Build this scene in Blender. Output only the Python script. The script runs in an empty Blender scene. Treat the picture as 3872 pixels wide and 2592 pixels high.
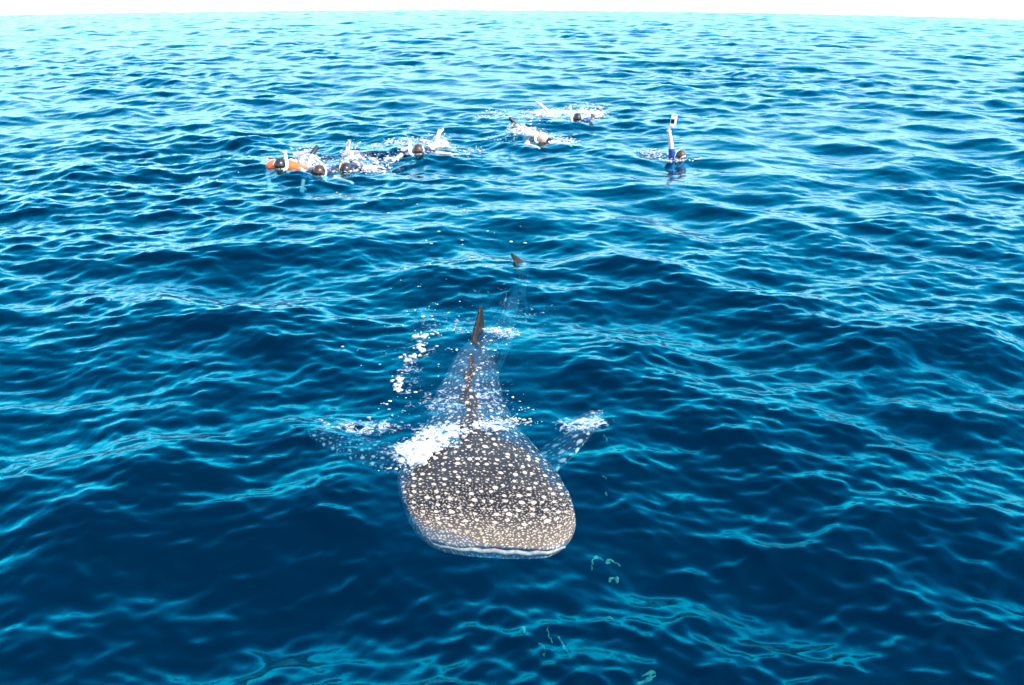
import bpy, bmesh, math, random
import numpy as np
from mathutils import Vector, Matrix, noise
from mathutils.bvhtree import BVHTree

R = math.radians
sc = bpy.context.scene
COL = sc.collection

# ------------------------------------------------------------------ camera
CAM_H = 3.6
CURVE = 2380.0            # radius of the gentle bulge of the open sea
cam_data = bpy.data.cameras.new('camera')
cam_data.sensor_width = 36.0
cam_data.lens = 33.4
cam_data.clip_start = 0.1
cam_data.clip_end = 2000
cam = bpy.data.objects.new('camera', cam_data)
COL.objects.link(cam)
cam.location = (0, 0, CAM_H)
cam.rotation_euler = (Matrix.Rotation(R(90 - 22.4), 4, 'X') @ Matrix.Rotation(R(0.24), 4, 'Z')).to_euler()
sc.camera = cam

# ------------------------------------------------------------------ sky, sun, exposure
SUN_EL, SUN_AZ = 48.0, 118.0       # azimuth measured clockwise from +Y (the view direction)
sd = Vector((math.sin(R(SUN_AZ)) * math.cos(R(SUN_EL)), math.cos(R(SUN_AZ)) * math.cos(R(SUN_EL)), math.sin(R(SUN_EL))))
world = bpy.data.worlds.new('World')
sc.world = world
world.use_nodes = True
wn = world.node_tree
wn.nodes.clear()
sky = wn.nodes.new('ShaderNodeTexSky')
sky.sky_type = 'NISHITA'
sky.sun_disc = False
sky.sun_elevation = R(SUN_EL)
sky.sun_rotation = R(SUN_AZ)
sky.altitude = 0
sky.air_density = 1.0
sky.dust_density = 0.6
sky.ozone_density = 2.0
bg = wn.nodes.new('ShaderNodeBackground')
bg.inputs['Strength'].default_value = 0.15
wo = wn.nodes.new('ShaderNodeOutputWorld')
# the sky at the horizon carries on below it, so tilted ripples never mirror a black underside
tcw = wn.nodes.new('ShaderNodeTexCoord')
sxw = wn.nodes.new('ShaderNodeSeparateXYZ'); cxw = wn.nodes.new('ShaderNodeCombineXYZ')
mxw = wn.nodes.new('ShaderNodeMath'); mxw.operation = 'MAXIMUM'; mxw.inputs[1].default_value = 0.14
wn.links.new(tcw.outputs['Generated'], sxw.inputs[0])
wn.links.new(sxw.outputs[0], cxw.inputs[0]); wn.links.new(sxw.outputs[1], cxw.inputs[1])
wn.links.new(sxw.outputs[2], mxw.inputs[0]); wn.links.new(mxw.outputs[0], cxw.inputs[2])
wn.links.new(cxw.outputs[0], sky.inputs['Vector'])
wn.links.new(sky.outputs[0], bg.inputs[0])
wn.links.new(bg.outputs[0], wo.inputs[0])

sun_data = bpy.data.lights.new('sun', 'SUN')
sun_data.energy = 2.2
sun_data.angle = R(0.5)
sun_data.color = (1.0, 0.94, 0.86)
sun = bpy.data.objects.new('sun', sun_data)
COL.objects.link(sun)
sun.rotation_euler = sd.to_track_quat('Z', 'Y').to_euler()

sc.view_settings.view_transform = 'Standard'
sc.view_settings.look = 'None'
sc.view_settings.gamma = 1
sc.view_settings.use_curve_mapping = False
sc.view_settings.exposure = 2.3
sc.render.engine = 'CYCLES'
cy = sc.cycles
cy.use_denoising = True
try:
    cy.denoiser = 'OPENIMAGEDENOISE'
    cy.denoising_input_passes = 'RGB_ALBEDO_NORMAL'
except Exception:
    pass
try:
    cy.denoising_prefilter = 'ACCURATE'
except Exception:
    pass
cy.max_bounces = 6
cy.diffuse_bounces = 2
cy.glossy_bounces = 3
cy.transmission_bounces = 4
cy.transparent_max_bounces = 12
cy.volume_bounces = 0
cy.caustics_reflective = False
cy.caustics_refractive = False
cy.sample_clamp_indirect = 6

# ------------------------------------------------------------------ small helpers
def setp(o, label=None, cat=None, group=None, kind=None):
    if label: o['label'] = label
    if cat: o['category'] = cat
    if group: o['group'] = group
    if kind: o['kind'] = kind
    return o

def empty(name, loc, rz=0.0):
    o = bpy.data.objects.new(name, None)
    COL.objects.link(o)
    o.location = loc
    o.rotation_euler = (0, 0, rz)
    return o

def mesh_obj(name, verts, faces, mat=None, parent=None, smooth=True):
    me = bpy.data.meshes.new(name)
    me.from_pydata([tuple(v) for v in verts], [], [tuple(f) for f in faces])
    if mat: me.materials.append(mat)
    if smooth and len(me.polygons):
        me.polygons.foreach_set('use_smooth', [True] * len(me.polygons))
    me.update()
    o = bpy.data.objects.new(name, me)
    COL.objects.link(o)
    if parent: o.parent = parent
    return o

def smoothstep(a, b, x):
    t = np.clip((x - a) / (b - a), 0, 1)
    return t * t * (3 - 2 * t)

class Nodes:
    def __init__(self, name):
        self.m = bpy.data.materials.new(name)
        self.m.use_nodes = True
        self.t = self.m.node_tree
        self.t.nodes.clear()
        self.out = self.t.nodes.new('ShaderNodeOutputMaterial')
    def n(self, kind, **kw):
        nd = self.t.nodes.new('ShaderNode' + kind)
        for k, v in kw.items():
            if k.startswith('i_'):
                key = k[2:]
                key = int(key) if key.isdigit() else key.replace('_', ' ')
                nd.inputs[key].default_value = v
            else:
                setattr(nd, k, v)
        return nd
    def l(self, a, b):
        self.t.links.new(a, b)
    def math(self, op, a, b=None, c=None):
        nd = self.t.nodes.new('ShaderNodeMath')
        nd.operation = op
        for i, v in enumerate((a, b, c)):
            if v is None: continue
            if isinstance(v, (int, float)): nd.inputs[i].default_value = v
            else: self.l(v, nd.inputs[i])
        return nd.outputs[0]
    def ramp(self, fac, stops, interp='LINEAR'):
        nd = self.t.nodes.new('ShaderNodeValToRGB')
        cr = nd.color_ramp
        cr.interpolation = interp
        while len(cr.elements) < len(stops): cr.elements.new(0.5)
        for e, (p, c) in zip(cr.elements, stops):
            e.position = p
            e.color = (*c, 1) if len(c) == 3 else c
        self.l(fac, nd.inputs[0])
        return nd.outputs[0]

# ------------------------------------------------------------------ wave field (spectral, periodic tiles)
def ocean_tile(N, L, lam_min, lam_max, ang, spread, slope_rms, seed, p=2.0, chop=1.0):
    rng = np.random.default_rng(seed)
    k1 = np.fft.fftfreq(N, d=L / N) * 2 * np.pi
    kx, ky = np.meshgrid(k1, k1, indexing='ij')
    k = np.hypot(kx, ky)
    k[0, 0] = 1e-6
    kmin, kmax = 2 * np.pi / lam_max, 2 * np.pi / lam_min
    amp = k ** (-p)
    lo = smoothstep(math.log(kmin) - .35, math.log(kmin) + .35, np.log(k))
    hi = 1 - smoothstep(math.log(kmax) - .35, math.log(kmax) + .35, np.log(k))
    c = (kx * math.cos(ang) + ky * math.sin(ang)) / k
    d = np.abs(c) ** spread * np.where(c > 0, 1.0, .25) + .02
    amp = amp * lo * hi * np.sqrt(d)
    amp[0, 0] = 0
    hk = (rng.normal(size=(N, N)) + 1j * rng.normal(size=(N, N))) * amp
    sx = np.fft.ifft2(1j * kx * hk).real
    sy = np.fft.ifft2(1j * ky * hk).real
    s = slope_rms / math.sqrt((sx ** 2 + sy ** 2).mean())
    h = np.fft.ifft2(hk).real * s
    dx = np.fft.ifft2(1j * kx / k * hk).real * s * chop
    dy = np.fft.ifft2(1j * ky / k * hk).real * s * chop
    return h, dx, dy, L

def sample(tile, x, y, rot=0.0, off=(0, 0)):
    h, dx, dy, L = tile
    N = h.shape[0]
    ca, sa = math.cos(rot), math.sin(rot)
    u = ((x * ca + y * sa) + off[0]) / L * N
    v = ((-x * sa + y * ca) + off[1]) / L * N
    iu, iv = np.floor(u).astype(np.int64), np.floor(v).astype(np.int64)
    fu, fv = (u - iu).astype(np.float32), (v - iv).astype(np.float32)
    i0, i1, j0, j1 = iu % N, (iu + 1) % N, iv % N, (iv + 1) % N
    out = []
    for a in (h, dx, dy):
        out.append(a[i0, j0] * (1 - fu) * (1 - fv) + a[i1, j0] * fu * (1 - fv) + a[i0, j1] * (1 - fu) * fv + a[i1, j1] * fu * fv)
    hx, ax, ay = out
    return hx, ax * ca - ay * sa, ax * sa + ay * ca

WIND = R(58)
SWELL = ocean_tile(1024, 67.0, 0.8, 3.8, WIND, 1.3, 0.118, 11, p=2.0, chop=.85)
CHOP = ocean_tile(1024, 19.3, 0.09, 1.0, WIND + R(8), 1.0, 0.225, 23, p=1.75, chop=.5)

# the shark's spine seen from above (x at distance y), used for its body and for the smoother water over it
SP_Y = np.array([4.6, 5.12, 5.6, 6.1, 6.74, 7.72, 8.9, 10.0, 11.4, 12.2])
SP_X = np.array([-.06, -.10, -.17, -.23, -.29, -.40, -.36, -.16, .05, .15])

def calm(x, y):
    cx = np.interp(y, SP_Y, SP_X)
    d = np.abs(x - cx)
    m = (1 - smoothstep(.55, 1.15, d)) * smoothstep(4.3, 5.3, y) * (1 - smoothstep(8.2, 10.5, y))
    return m

def sea(x, y):
    """height and sideways push of the sea surface at rest position x, y"""
    x = np.asarray(x, dtype=float); y = np.asarray(y, dtype=float)
    h1, a1, b1 = sample(SWELL, x, y, 0.0, (5.0, 40.0))
    h2, a2, b2 = sample(CHOP, x, y, 0.35, (3.0, 9.0))
    gust = .8 + .45 * np.sin(x * .31 + 1.3 * np.sin(y * .17)) * np.sin(y * .23 + 1.1 * np.sin(x * .13 + 2))
    rr = np.hypot(x, y)
    near = .84 + .31 * smoothstep(5.5, 12, rr)
    roll = 1.28 - .28 * smoothstep(8, 16, rr)
    c = calm(x, y)
    w1 = (1 - .74 * c) * roll
    w2 = (1 - .62 * c) * gust * near
    z = h1 * w1 + h2 * w2 - (x * x + y * y) / (2 * CURVE)
    return z, a1 * w1 + a2 * w2, b1 * w1 + b2 * w2

def sea_z(x, y):
    """height of the displaced surface over the world point x, y"""
    px, py = x, y
    for _ in range(4):
        z, a, b = sea(px, py)
        px, py = x - float(a), y - float(b)
    return float(sea(px, py)[0])

# foam on the water, (x, y, radius x, radius y, strength)
FOAM = [
    (-.70, 6.50, .40, .42, .9), (-.50, 6.85, .50, .28, .85), (-.15, 7.05, .40, .18, .6),
    (-.95, 8.60, .50, .75, .38), (-.95, 8.0, .20, .8, .50), (-.62, 9.3, .8, .6, .40), (-.10, 9.05, .35, .3, .7),
    (-.1, 10.2, .8, .7, .30), (.25, 9.6, .6, .8, .35), (-.6, 7.45, .5, .5, .52), (-.2, 7.5, .35, .6, .5), (-.35, 8.3, .4, .5, .36),
    (-1.25, 6.95, .62, .34, .62), (.58, 7.0, .36, .28, .75),
    (-3.7, 17.9, 1.0, 1.3, .55), (-3.0, 17.9, .9, 1.3, .6), (-2.3, 17.5, .8, .9, .4), (-1.8, 19.7, 1.0, 1.2, .5),
    (-1.3, 18.4, .7, .6, .5), (.35, 21.0, .9, 1.3, .6), (1.0, 20.3, .9, .9, .5), (1.2, 24.0, 1.7, 1.6, .65),
    (.2, 24.5, 1.2, 1.2, .4), (2.8, 18.6, .7, .7, .45), (-4.2, 17.4, .5, .6, .3),
]

def build_sea(mat):
    nr, na = 1350, 760
    r = np.exp(np.linspace(math.log(1.6), math.log(200.0), nr))
    a = np.linspace(R(-72), R(72), na)
    rr, aa = np.meshgrid(r, a, indexing='ij')
    x0, y0 = rr * np.sin(aa), rr * np.cos(aa)
    z, dx, dy = sea(x0, y0)
    x, y = x0 + dx, y0 + dy
    top = np.stack([x, y, z], -1).reshape(-1, 3)
    D = 4.0
    # coarse underside so that the water is a closed body
    bi = np.linspace(0, nr - 1, 60).astype(int)
    bj = np.linspace(0, na - 1, 40).astype(int)
    # boundary columns must be shared, so the underside uses its own grid and a skirt along the coarse boundary
    nb, mb = len(bi), len(bj)
    bx, by = x0[np.ix_(bi, bj)], y0[np.ix_(bi, bj)]
    bz = -(bx * bx + by * by) / (2 * CURVE) - D
    bot = np.stack([bx, by, bz], -1).reshape(-1, 3)
    idx = np.arange(nr * na).reshape(nr, na)
    q = np.stack([idx[:-1, :-1], idx[:-1, 1:], idx[1:, 1:], idx[1:, :-1]], -1).reshape(-1, 4)
    o = nr * na
    ib = np.arange(nb * mb).reshape(nb, mb) + o
    qb = np.stack([ib[:-1, :-1], ib[1:, :-1], ib[1:, 1:], ib[:-1, 1:]], -1).reshape(-1, 4)
    verts = np.concatenate([top, bot])
    polys = [q, qb]
    loops = [q.reshape(-1), qb.reshape(-1)]
    sizes = [np.full(len(q), 4), np.full(len(qb), 4)]
    side = []
    for j, jb, fl in ((0, 0, 1), (na - 1, mb - 1, 0)):
        for s in range(nb - 1):
            f = list(idx[bi[s]:bi[s + 1] + 1, j]) + [ib[s + 1, jb], ib[s, jb]]
            side.append(f[::-1] if fl else f)
    for i, ibb, fl in ((0, 0, 0), (nr - 1, nb - 1, 1)):
        for s in range(mb - 1):
            f = list(idx[i, bj[s]:bj[s + 1] + 1]) + [ib[ibb, s + 1], ib[ibb, s]]
            side.append(f[::-1] if fl else f)
    for f in side:
        loops.append(np.array(f)); sizes.append(np.array([len(f)]))
    loops = np.concatenate(loops).astype(np.int32)
    sizes = np.concatenate(sizes).astype(np.int32)
    me = bpy.data.meshes.new('sea')
    me.vertices.add(len(verts)); me.loops.add(len(loops)); me.polygons.add(len(sizes))
    me.vertices.foreach_set('co', verts.astype(np.float32).reshape(-1))
    me.loops.foreach_set('vertex_index', loops)
    starts = np.concatenate([[0], np.cumsum(sizes)[:-1]]).astype(np.int32)
    me.polygons.foreach_set('loop_start', starts)
    me.polygons.foreach_set('loop_total', sizes)
    me.polygons.foreach_set('use_smooth', np.ones(len(sizes), dtype=bool))
    me.update(calc_edges=True)
    # where froth lies on the water
    f = np.zeros(len(verts), dtype=np.float32)
    X, Y = verts[:, 0], verts[:, 1]
    for (fx, fy, rx, ry, s) in FOAM:
        g = 1 - np.sqrt(((X - fx) / rx) ** 2 + ((Y - fy) / ry) ** 2)
        f = np.maximum(f, s * np.clip(g * 1.6, 0, 1))
    at = me.attributes.new('froth', 'FLOAT', 'POINT')
    at.data.foreach_set('value', f.astype(np.float32))
    me.materials.append(mat)
    ob = bpy.data.objects.new('sea', me)
    COL.objects.link(ob)
    setp(ob, 'deep blue open sea with small wind waves reaching to the horizon', 'sea', kind='structure')
    # dark depth under the clear upper water
    v2 = np.stack([bx * .999, by * .999, bz + .15], -1).reshape(-1, 3)
    f2 = [(i * mb + j, i * mb + j + 1, (i + 1) * mb + j + 1, (i + 1) * mb + j) for i in range(nb - 1) for j in range(mb - 1)]
    dw = mesh_obj('deep_water', v2, [t[::-1] for t in f2], mat_deep())
    setp(dw, 'dark blue depth below the clear upper layer of the sea', 'deep water', kind='structure')
    return ob

def mat_deep():
    b = Nodes('deep_water')
    d = b.n('BsdfDiffuse', i_Color=(0.0, .02, .05, 1))
    b.l(d.outputs[0], b.out.inputs['Surface'])
    return b.m

def mat_sea():
    b = Nodes('sea_water')
    geo = b.n('NewGeometry')
    # fine ripples
    mp = b.n('Mapping'); mp.inputs['Rotation'].default_value = (0, 0, R(28)); mp.inputs['Scale'].default_value = (1.0, .45, 1.0)
    b.l(geo.outputs['Position'], mp.inputs[0])
    n1 = b.n('TexNoise', i_Scale=7.0, i_Detail=4.0, i_Roughness=.55)
    b.l(mp.outputs[0], n1.inputs['Vector'])
    n2 = b.n('TexNoise', i_Scale=.35, i_Detail=1.0)
    b.l(geo.outputs['Position'], n2.inputs['Vector'])
    gust = b.ramp(n2.outputs[0], [(.35, (.35,) * 3), (.65, (1,) * 3)])
    hgt = b.math('MULTIPLY', n1.outputs[0], gust)
    bp = b.n('Bump', i_Strength=1.0, i_Distance=.014)
    b.l(hgt, bp.inputs['Height'])
    lw = b.n('LayerWeight', i_Blend=.5)
    b.l(bp.outputs[0], lw.inputs['Normal'])
    fac = lw.outputs['Facing']
    f5 = b.math('POWER', fac, 4.2)
    F = b.math('MULTIPLY_ADD', f5, .64, .02)
    tint = b.ramp(F, [(0.0, (.0, .20, .42)), (.05, (.0, .66, .94)), (.13, (.0, .88, 1.0)), (.19, (.06, .92, 1.0)), (.30, (.66, .98, 1.0)), (.66, (.50, .78, .85))])
    gl = b.n('BsdfGlossy', i_Roughness=.06)
    b.l(tint, gl.inputs['Color'])
    b.l(bp.outputs[0], gl.inputs['Normal'])
    tr = b.n('BsdfTransparent', i_Color=(.93, .97, 1, 1))
    df = b.n('BsdfDiffuse', i_Color=(0.0, .0042, .0108, 1))
    add = b.n('AddShader'); b.l(tr.outputs[0], add.inputs[0]); b.l(df.outputs[0], add.inputs[1])
    mix = b.n('MixShader'); b.l(F, mix.inputs[0]); b.l(add.outputs[0], mix.inputs[1]); b.l(gl.outputs[0], mix.inputs[2])
    # froth
    at = b.n('Attribute', attribute_name='froth')
    fn = b.n('TexNoise', i_Scale=13.0, i_Detail=7.0, i_Roughness=.66, i_Distortion=1.4)
    b.l(geo.outputs['Position'], fn.inputs['Vector'])
    th = b.math('SUBTRACT', .74, b.math('MULTIPLY', at.outputs['Fac'], .42))
    fm = b.math('MULTIPLY', b.math('SUBTRACT', fn.outputs[0], th), 5.0)
    fm.node.use_clamp = True
    on = b.math('GREATER_THAN', at.outputs['Fac'], .01)
    fm = b.math('MULTIPLY', fm, on)
    fm = b.math('MULTIPLY', fm, .80)
    fd = b.n('BsdfDiffuse', i_Color=(.50, .56, .60, 1))
    mx2 = b.n('MixShader'); b.l(fm, mx2.inputs[0]); b.l(mix.outputs[0], mx2.inputs[1]); b.l(fd.outputs[0], mx2.inputs[2])
    b.l(mx2.outputs[0], b.out.inputs['Surface'])
    va = b.n('VolumeAbsorption', i_Color=(.35, .76, .86, 1), i_Density=3.6)
    b.l(va.outputs[0], b.out.inputs['Volume'])
    return b.m

sea_obj = build_sea(mat_sea())

# ------------------------------------------------------------------ ball-chain bodies, fused into one surface
def ico(sub):
    bm = bmesh.new()
    bmesh.ops.create_icosphere(bm, subdivisions=sub, radius=1)
    v = np.array([x.co[:] for x in bm.verts]); f = np.array([[q.index for q in p.verts] for p in bm.faces])
    bm.free()
    return v, f
ICO1, ICO2, ICO3 = ico(1), ico(2), ico(3)

def balls_mesh(name, balls, base=ICO2):
    """balls: (centre, radius or (rx, ry, rz))"""
    bv, bf = base
    c = np.array([b[0][:] for b in balls], dtype=float)
    r = np.array([(b[1],) * 3 if isinstance(b[1], (int, float)) else b[1] for b in balls], dtype=float)
    V = (bv[None] * r[:, None] + c[:, None]).reshape(-1, 3)
    F = (bf[None] + (np.arange(len(c)) * len(bv))[:, None, None]).reshape(-1, 3)
    return add_mesh(name, V, F)

def add_mesh(name, V, F):
    me = bpy.data.meshes.new(name)
    n = F.shape[1]
    me.vertices.add(len(V)); me.loops.add(F.size); me.polygons.add(len(F))
    me.vertices.foreach_set('co', np.asarray(V, dtype=np.float32).reshape(-1))
    me.loops.foreach_set('vertex_index', F.reshape(-1).astype(np.int32))
    me.polygons.foreach_set('loop_start', (np.arange(len(F)) * n).astype(np.int32))
    me.polygons.foreach_set('loop_total', np.full(len(F), n, dtype=np.int32))
    me.polygons.foreach_set('use_smooth', np.ones(len(F), dtype=bool))
    me.update(calc_edges=True)
    return me

def fuse(me, voxel, smooth=2):
    """melt overlapping pieces of a mesh into one continuous surface"""
    o = bpy.data.objects.new('tmp', me)
    COL.objects.link(o)
    md = o.modifiers.new('r', 'REMESH'); md.mode = 'VOXEL'; md.voxel_size = voxel; md.use_smooth_shade = True
    if smooth:
        sm = o.modifiers.new('s', 'SMOOTH'); sm.iterations = smooth; sm.factor = .5
    dg = bpy.context.evaluated_depsgraph_get()
    nm = bpy.data.meshes.new_from_object(o.evaluated_get(dg))
    bpy.data.objects.remove(o)
    bpy.data.meshes.remove(me)
    return nm

def link(name, me, mat, parent=None, loc=None):
    me.name = name
    me.materials.clear(); me.materials.append(mat)
    o = bpy.data.objects.new(name, me)
    COL.objects.link(o)
    if parent: o.parent = parent
    if loc is not None: o.location = loc
    return o

def chain(pts, rad, step=.35):
    out = []
    for (p, q, a, b) in zip(pts[:-1], pts[1:], rad[:-1], rad[1:]):
        p, q = Vector(p), Vector(q)
        n = max(2, int((q - p).length / (min(a, b) * step)) + 1)
        for i in range(n + 1):
            t = i / n
            out.append((p.lerp(q, t), a + (b - a) * t))
    return out

def tube_mesh(name, pts, rad, seg=12):
    pts = [Vector(p) for p in pts]
    V, F = [], []
    up = Vector((.3, .9, .2)).normalized()
    for i, p in enumerate(pts):
        d = (pts[min(i + 1, len(pts) - 1)] - pts[max(i - 1, 0)]).normalized()
        a = d.cross(up).normalized(); b = d.cross(a).normalized()
        r = rad[i] if isinstance(rad, (list, tuple)) else rad
        for k in range(seg):
            t = 2 * math.pi * k / seg
            V.append(p + a * r * math.cos(t) + b * r * math.sin(t))
    for i in range(len(pts) - 1):
        for k in range(seg):
            F.append((i * seg + k, i * seg + (k + 1) % seg, (i + 1) * seg + (k + 1) % seg, (i + 1) * seg + k))
    F.append(tuple(range(seg))[::-1]); F.append(tuple((len(pts) - 1) * seg + k for k in range(seg)))
    return V, F

def bez(pts, n=8):
    """smooth path through points"""
    P = [Vector(p) for p in pts]
    P = [P[0] * 2 - P[1]] + P + [P[-1] * 2 - P[-2]]
    out = []
    for i in range(1, len(P) - 2):
        for k in range(n):
            t = k / n
            a, b, c, d = P[i - 1], P[i], P[i + 1], P[i + 2]
            out.append(.5 * ((2 * b) + (c - a) * t + (2 * a - 5 * b + 4 * c - d) * t * t + (3 * b - a - 3 * c + d) * t ** 3))
    out.append(P[-2])
    return out

# ------------------------------------------------------------------ materials of the things
def mat_plain(name, col, rough=.6, spec=.4, noise_amt=.12, scale=18.0, trans=0.0, coat=0.0):
    b = Nodes(name)
    tc = b.n('TexCoord')
    n = b.n('TexNoise', i_Scale=scale, i_Detail=4.0)
    b.l(tc.outputs['Object'], n.inputs['Vector'])
    lo = tuple(c * (1 - noise_amt * 1.6) for c in col); hi = tuple(min(1, c * (1 + noise_amt)) for c in col)
    c = b.ramp(n.outputs[0], [(.3, lo), (.7, hi)])
    p = b.n('BsdfPrincipled')
    b.l(c, p.inputs['Base Color'])
    p.inputs['Roughness'].default_value = rough
    p.inputs['Specular IOR Level'].default_value = spec
    p.inputs['Coat Weight'].default_value = coat
    p.inputs['Coat Roughness'].default_value = .1
    if trans:
        p.inputs['Transmission Weight'].default_value = trans
    b.l(p.outputs[0], b.out.inputs['Surface'])
    return b.m

def mat_shark():
    b = Nodes('shark_skin')
    at = b.n('Attribute', attribute_name='along')          # x across, y from the snout to the tail, z up
    sep = b.n('SeparateXYZ'); b.l(at.outputs['Vector'], sep.inputs[0])
    u, s, z = sep.outputs
    # slow wobble so that the rows are not ruled
    nz = b.n('TexNoise', i_Scale=3.0, i_Detail=2.0); b.l(at.outputs['Vector'], nz.inputs['Vector'])
    wob = b.math('MULTIPLY', b.math('SUBTRACT', nz.outputs[0], .5), .10)
    uu = b.math('ADD', u, wob)
    # closer together near the snout: s' grows faster there
    e = b.math('EXPONENT', b.math('MULTIPLY', s, -2.2))
    s2 = b.math('SUBTRACT', s, b.math('MULTIPLY', e, .55))
    uz = b.math('SUBTRACT', uu, b.math('MULTIPLY', b.math('SIGN', u), b.math('MULTIPLY', z, .8)))
    def spots(scale, radius, rnd, stretch):
        cb = b.n('CombineXYZ')
        b.l(uz, cb.inputs[0]); b.l(b.math('MULTIPLY', s2, stretch), cb.inputs[1])
        v = b.n('TexVoronoi', feature='F1', voronoi_dimensions='2D', i_Scale=scale, i_Randomness=rnd)
        b.l(cb.outputs[0], v.inputs['Vector'])
        sc_ = b.n('SeparateColor'); b.l(v.outputs['Color'], sc_.inputs[0])
        rr = b.math('MULTIPLY_ADD', sc_.outputs[0], radius * .55, radius * .6)
        d = b.math('MULTIPLY', b.math('SUBTRACT', rr, v.outputs['Distance']), 9.0)
        d.node.use_clamp = True
        return d
    big = spots(11.5, .25, .60, .70)
    small = spots(24.0, .235, .75, .70)
    fine = spots(38.0, .28, .8, .64)
    # big ones from behind the eyes on; fine ones at the snout
    mb = b.math('MULTIPLY', b.math('SUBTRACT', s, .04), 5.0); mb.node.use_clamp = True
    mf = b.math('SUBTRACT', 1.0, b.math('MULTIPLY', b.math('SUBTRACT', s, .25), 1.6)); mf.node.use_clamp = True
    m = b.math('MAXIMUM', b.math('MULTIPLY', big, mb), b.math('MULTIPLY', small, .55))
    m = b.math('MAXIMUM', m, b.math('MULTIPLY', b.math('MULTIPLY', fine, mf), .75))
    far = b.math('SUBTRACT', 1.0, b.math('MULTIPLY', b.math('SUBTRACT', s, 1.6), .6)); far.node.use_clamp = True
    m = b.math('MULTIPLY', m, b.math('MULTIPLY_ADD', far, .6, .4))
    dors = b.math('SUBTRACT', 1.0, b.math('MULTIPLY', b.math('SUBTRACT', z, .085), 30.0)); dors.node.use_clamp = True
    m = b.math('MULTIPLY', m, dors)
    tl = b.math('SUBTRACT', 1.0, b.math('MULTIPLY', b.math('SUBTRACT', s, 5.2), 5.0)); tl.node.use_clamp = True
    m = b.math('MULTIPLY', m, tl)
    bk = b.math('MULTIPLY', b.math('MULTIPLY', b.math('SUBTRACT', s, 3.0), 4.0), b.math('MULTIPLY', b.math('ADD', z, .03), 20.0)); bk.node.use_clamp = True
    bk = b.math('MULTIPLY', b.math('GREATER_THAN', s, 3.0), b.math('GREATER_THAN', z, -.02))
    m = b.math('MULTIPLY', m, b.math('SUBTRACT', 1.0, bk))
    n2 = b.n('TexNoise', i_Scale=7.0, i_Detail=5.0); b.l(at.outputs['Vector'], n2.inputs['Vector'])
    base = b.ramp(n2.outputs[0], [(.3, (.004, .003, .002)), (.7, (.017, .012, .008))])
    # paler rim along the mouth and the lower sides
    rim = b.math('SUBTRACT', 1.0, b.math('MULTIPLY', s, 2.7)); rim.node.use_clamp = True
    side = b.math('MULTIPLY', b.math('SUBTRACT', -.24, z), 4.0); side.node.use_clamp = True
    pale = b.math('MAXIMUM', b.math('MULTIPLY', rim, .5), side)
    bm_ = b.n('MixRGB'); b.l(pale, bm_.inputs[0]); b.l(base, bm_.inputs[1]); bm_.inputs[2].default_value = (.17, .135, .10, 1)
    cm = b.n('MixRGB'); b.l(m, cm.inputs[0]); b.l(bm_.outputs[0], cm.inputs[1]); cm.inputs[2].default_value = (.42, .34, .25, 1)
    p = b.n('BsdfPrincipled', i_Roughness=.45)
    p.inputs['Coat Weight'].default_value = .25
    p.inputs['Coat Roughness'].default_value = .14
    p.inputs['Coat IOR'].default_value = 1.33
    n4 = b.n('TexNoise', i_Scale=4.0, i_Detail=5.0, i_Roughness=.6)
    mp4 = b.n('Mapping'); mp4.inputs['Scale'].default_value = (.7, 2.2, 1.0); b.l(at.outputs['Vector'], mp4.inputs[0]); b.l(mp4.outputs[0], n4.inputs['Vector'])
    bc = b.n('Bump', i_Strength=1.0, i_Distance=.035); b.l(n4.outputs[0], bc.inputs['Height']); b.l(bc.outputs[0], p.inputs['Coat Normal'])
    p.inputs['Specular IOR Level'].default_value = .06
    b.l(cm.outputs[0], p.inputs['Base Color'])
    bp = b.n('Bump', i_Strength=.35, i_Distance=.01); b.l(n2.outputs[0], bp.inputs['Height']); b.l(bp.outputs[0], p.inputs['Normal'])
    b.l(p.outputs[0], b.out.inputs['Surface'])
    return b.m

def mat_foam():
    b = Nodes('white_foam')
    geo = b.n('NewGeometry')
    n = b.n('TexNoise', i_Scale=45.0, i_Detail=4.0); b.l(geo.outputs['Position'], n.inputs['Vector'])
    c = b.ramp(n.outputs[0], [(.35, (.30, .29, .28)), (.62, (.76, .75, .73))])
    d = b.n('BsdfDiffuse'); b.l(c, d.inputs[0])
    g = b.n('BsdfGlossy', i_Roughness=.15)
    tr = b.n('BsdfTranslucent', i_Color=(.8, .85, .88, 1))
    m1 = b.n('MixShader', i_0=.25); b.l(d.outputs[0], m1.inputs[1]); b.l(tr.outputs[0], m1.inputs[2])
    m2 = b.n('MixShader', i_0=.06); b.l(m1.outputs[0], m2.inputs[1]); b.l(g.outputs[0], m2.inputs[2])
    t = b.n('BsdfTransparent')
    n3 = b.n('TexNoise', i_Scale=16.0, i_Detail=5.0, i_Roughness=.6); b.l(geo.outputs['Position'], n3.inputs['Vector'])
    a = b.math('MULTIPLY', b.math('SUBTRACT', n3.outputs[0], .44), 6.0); a.node.use_clamp = True
    a = b.math('MULTIPLY_ADD', a, .60, .36)
    m3 = b.n('MixShader'); b.l(a, m3.inputs[0]); b.l(t.outputs[0], m3.inputs[1]); b.l(m2.outputs[0], m3.inputs[2])
    b.l(m3.outputs[0], b.out.inputs['Surface'])
    return b.m

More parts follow.
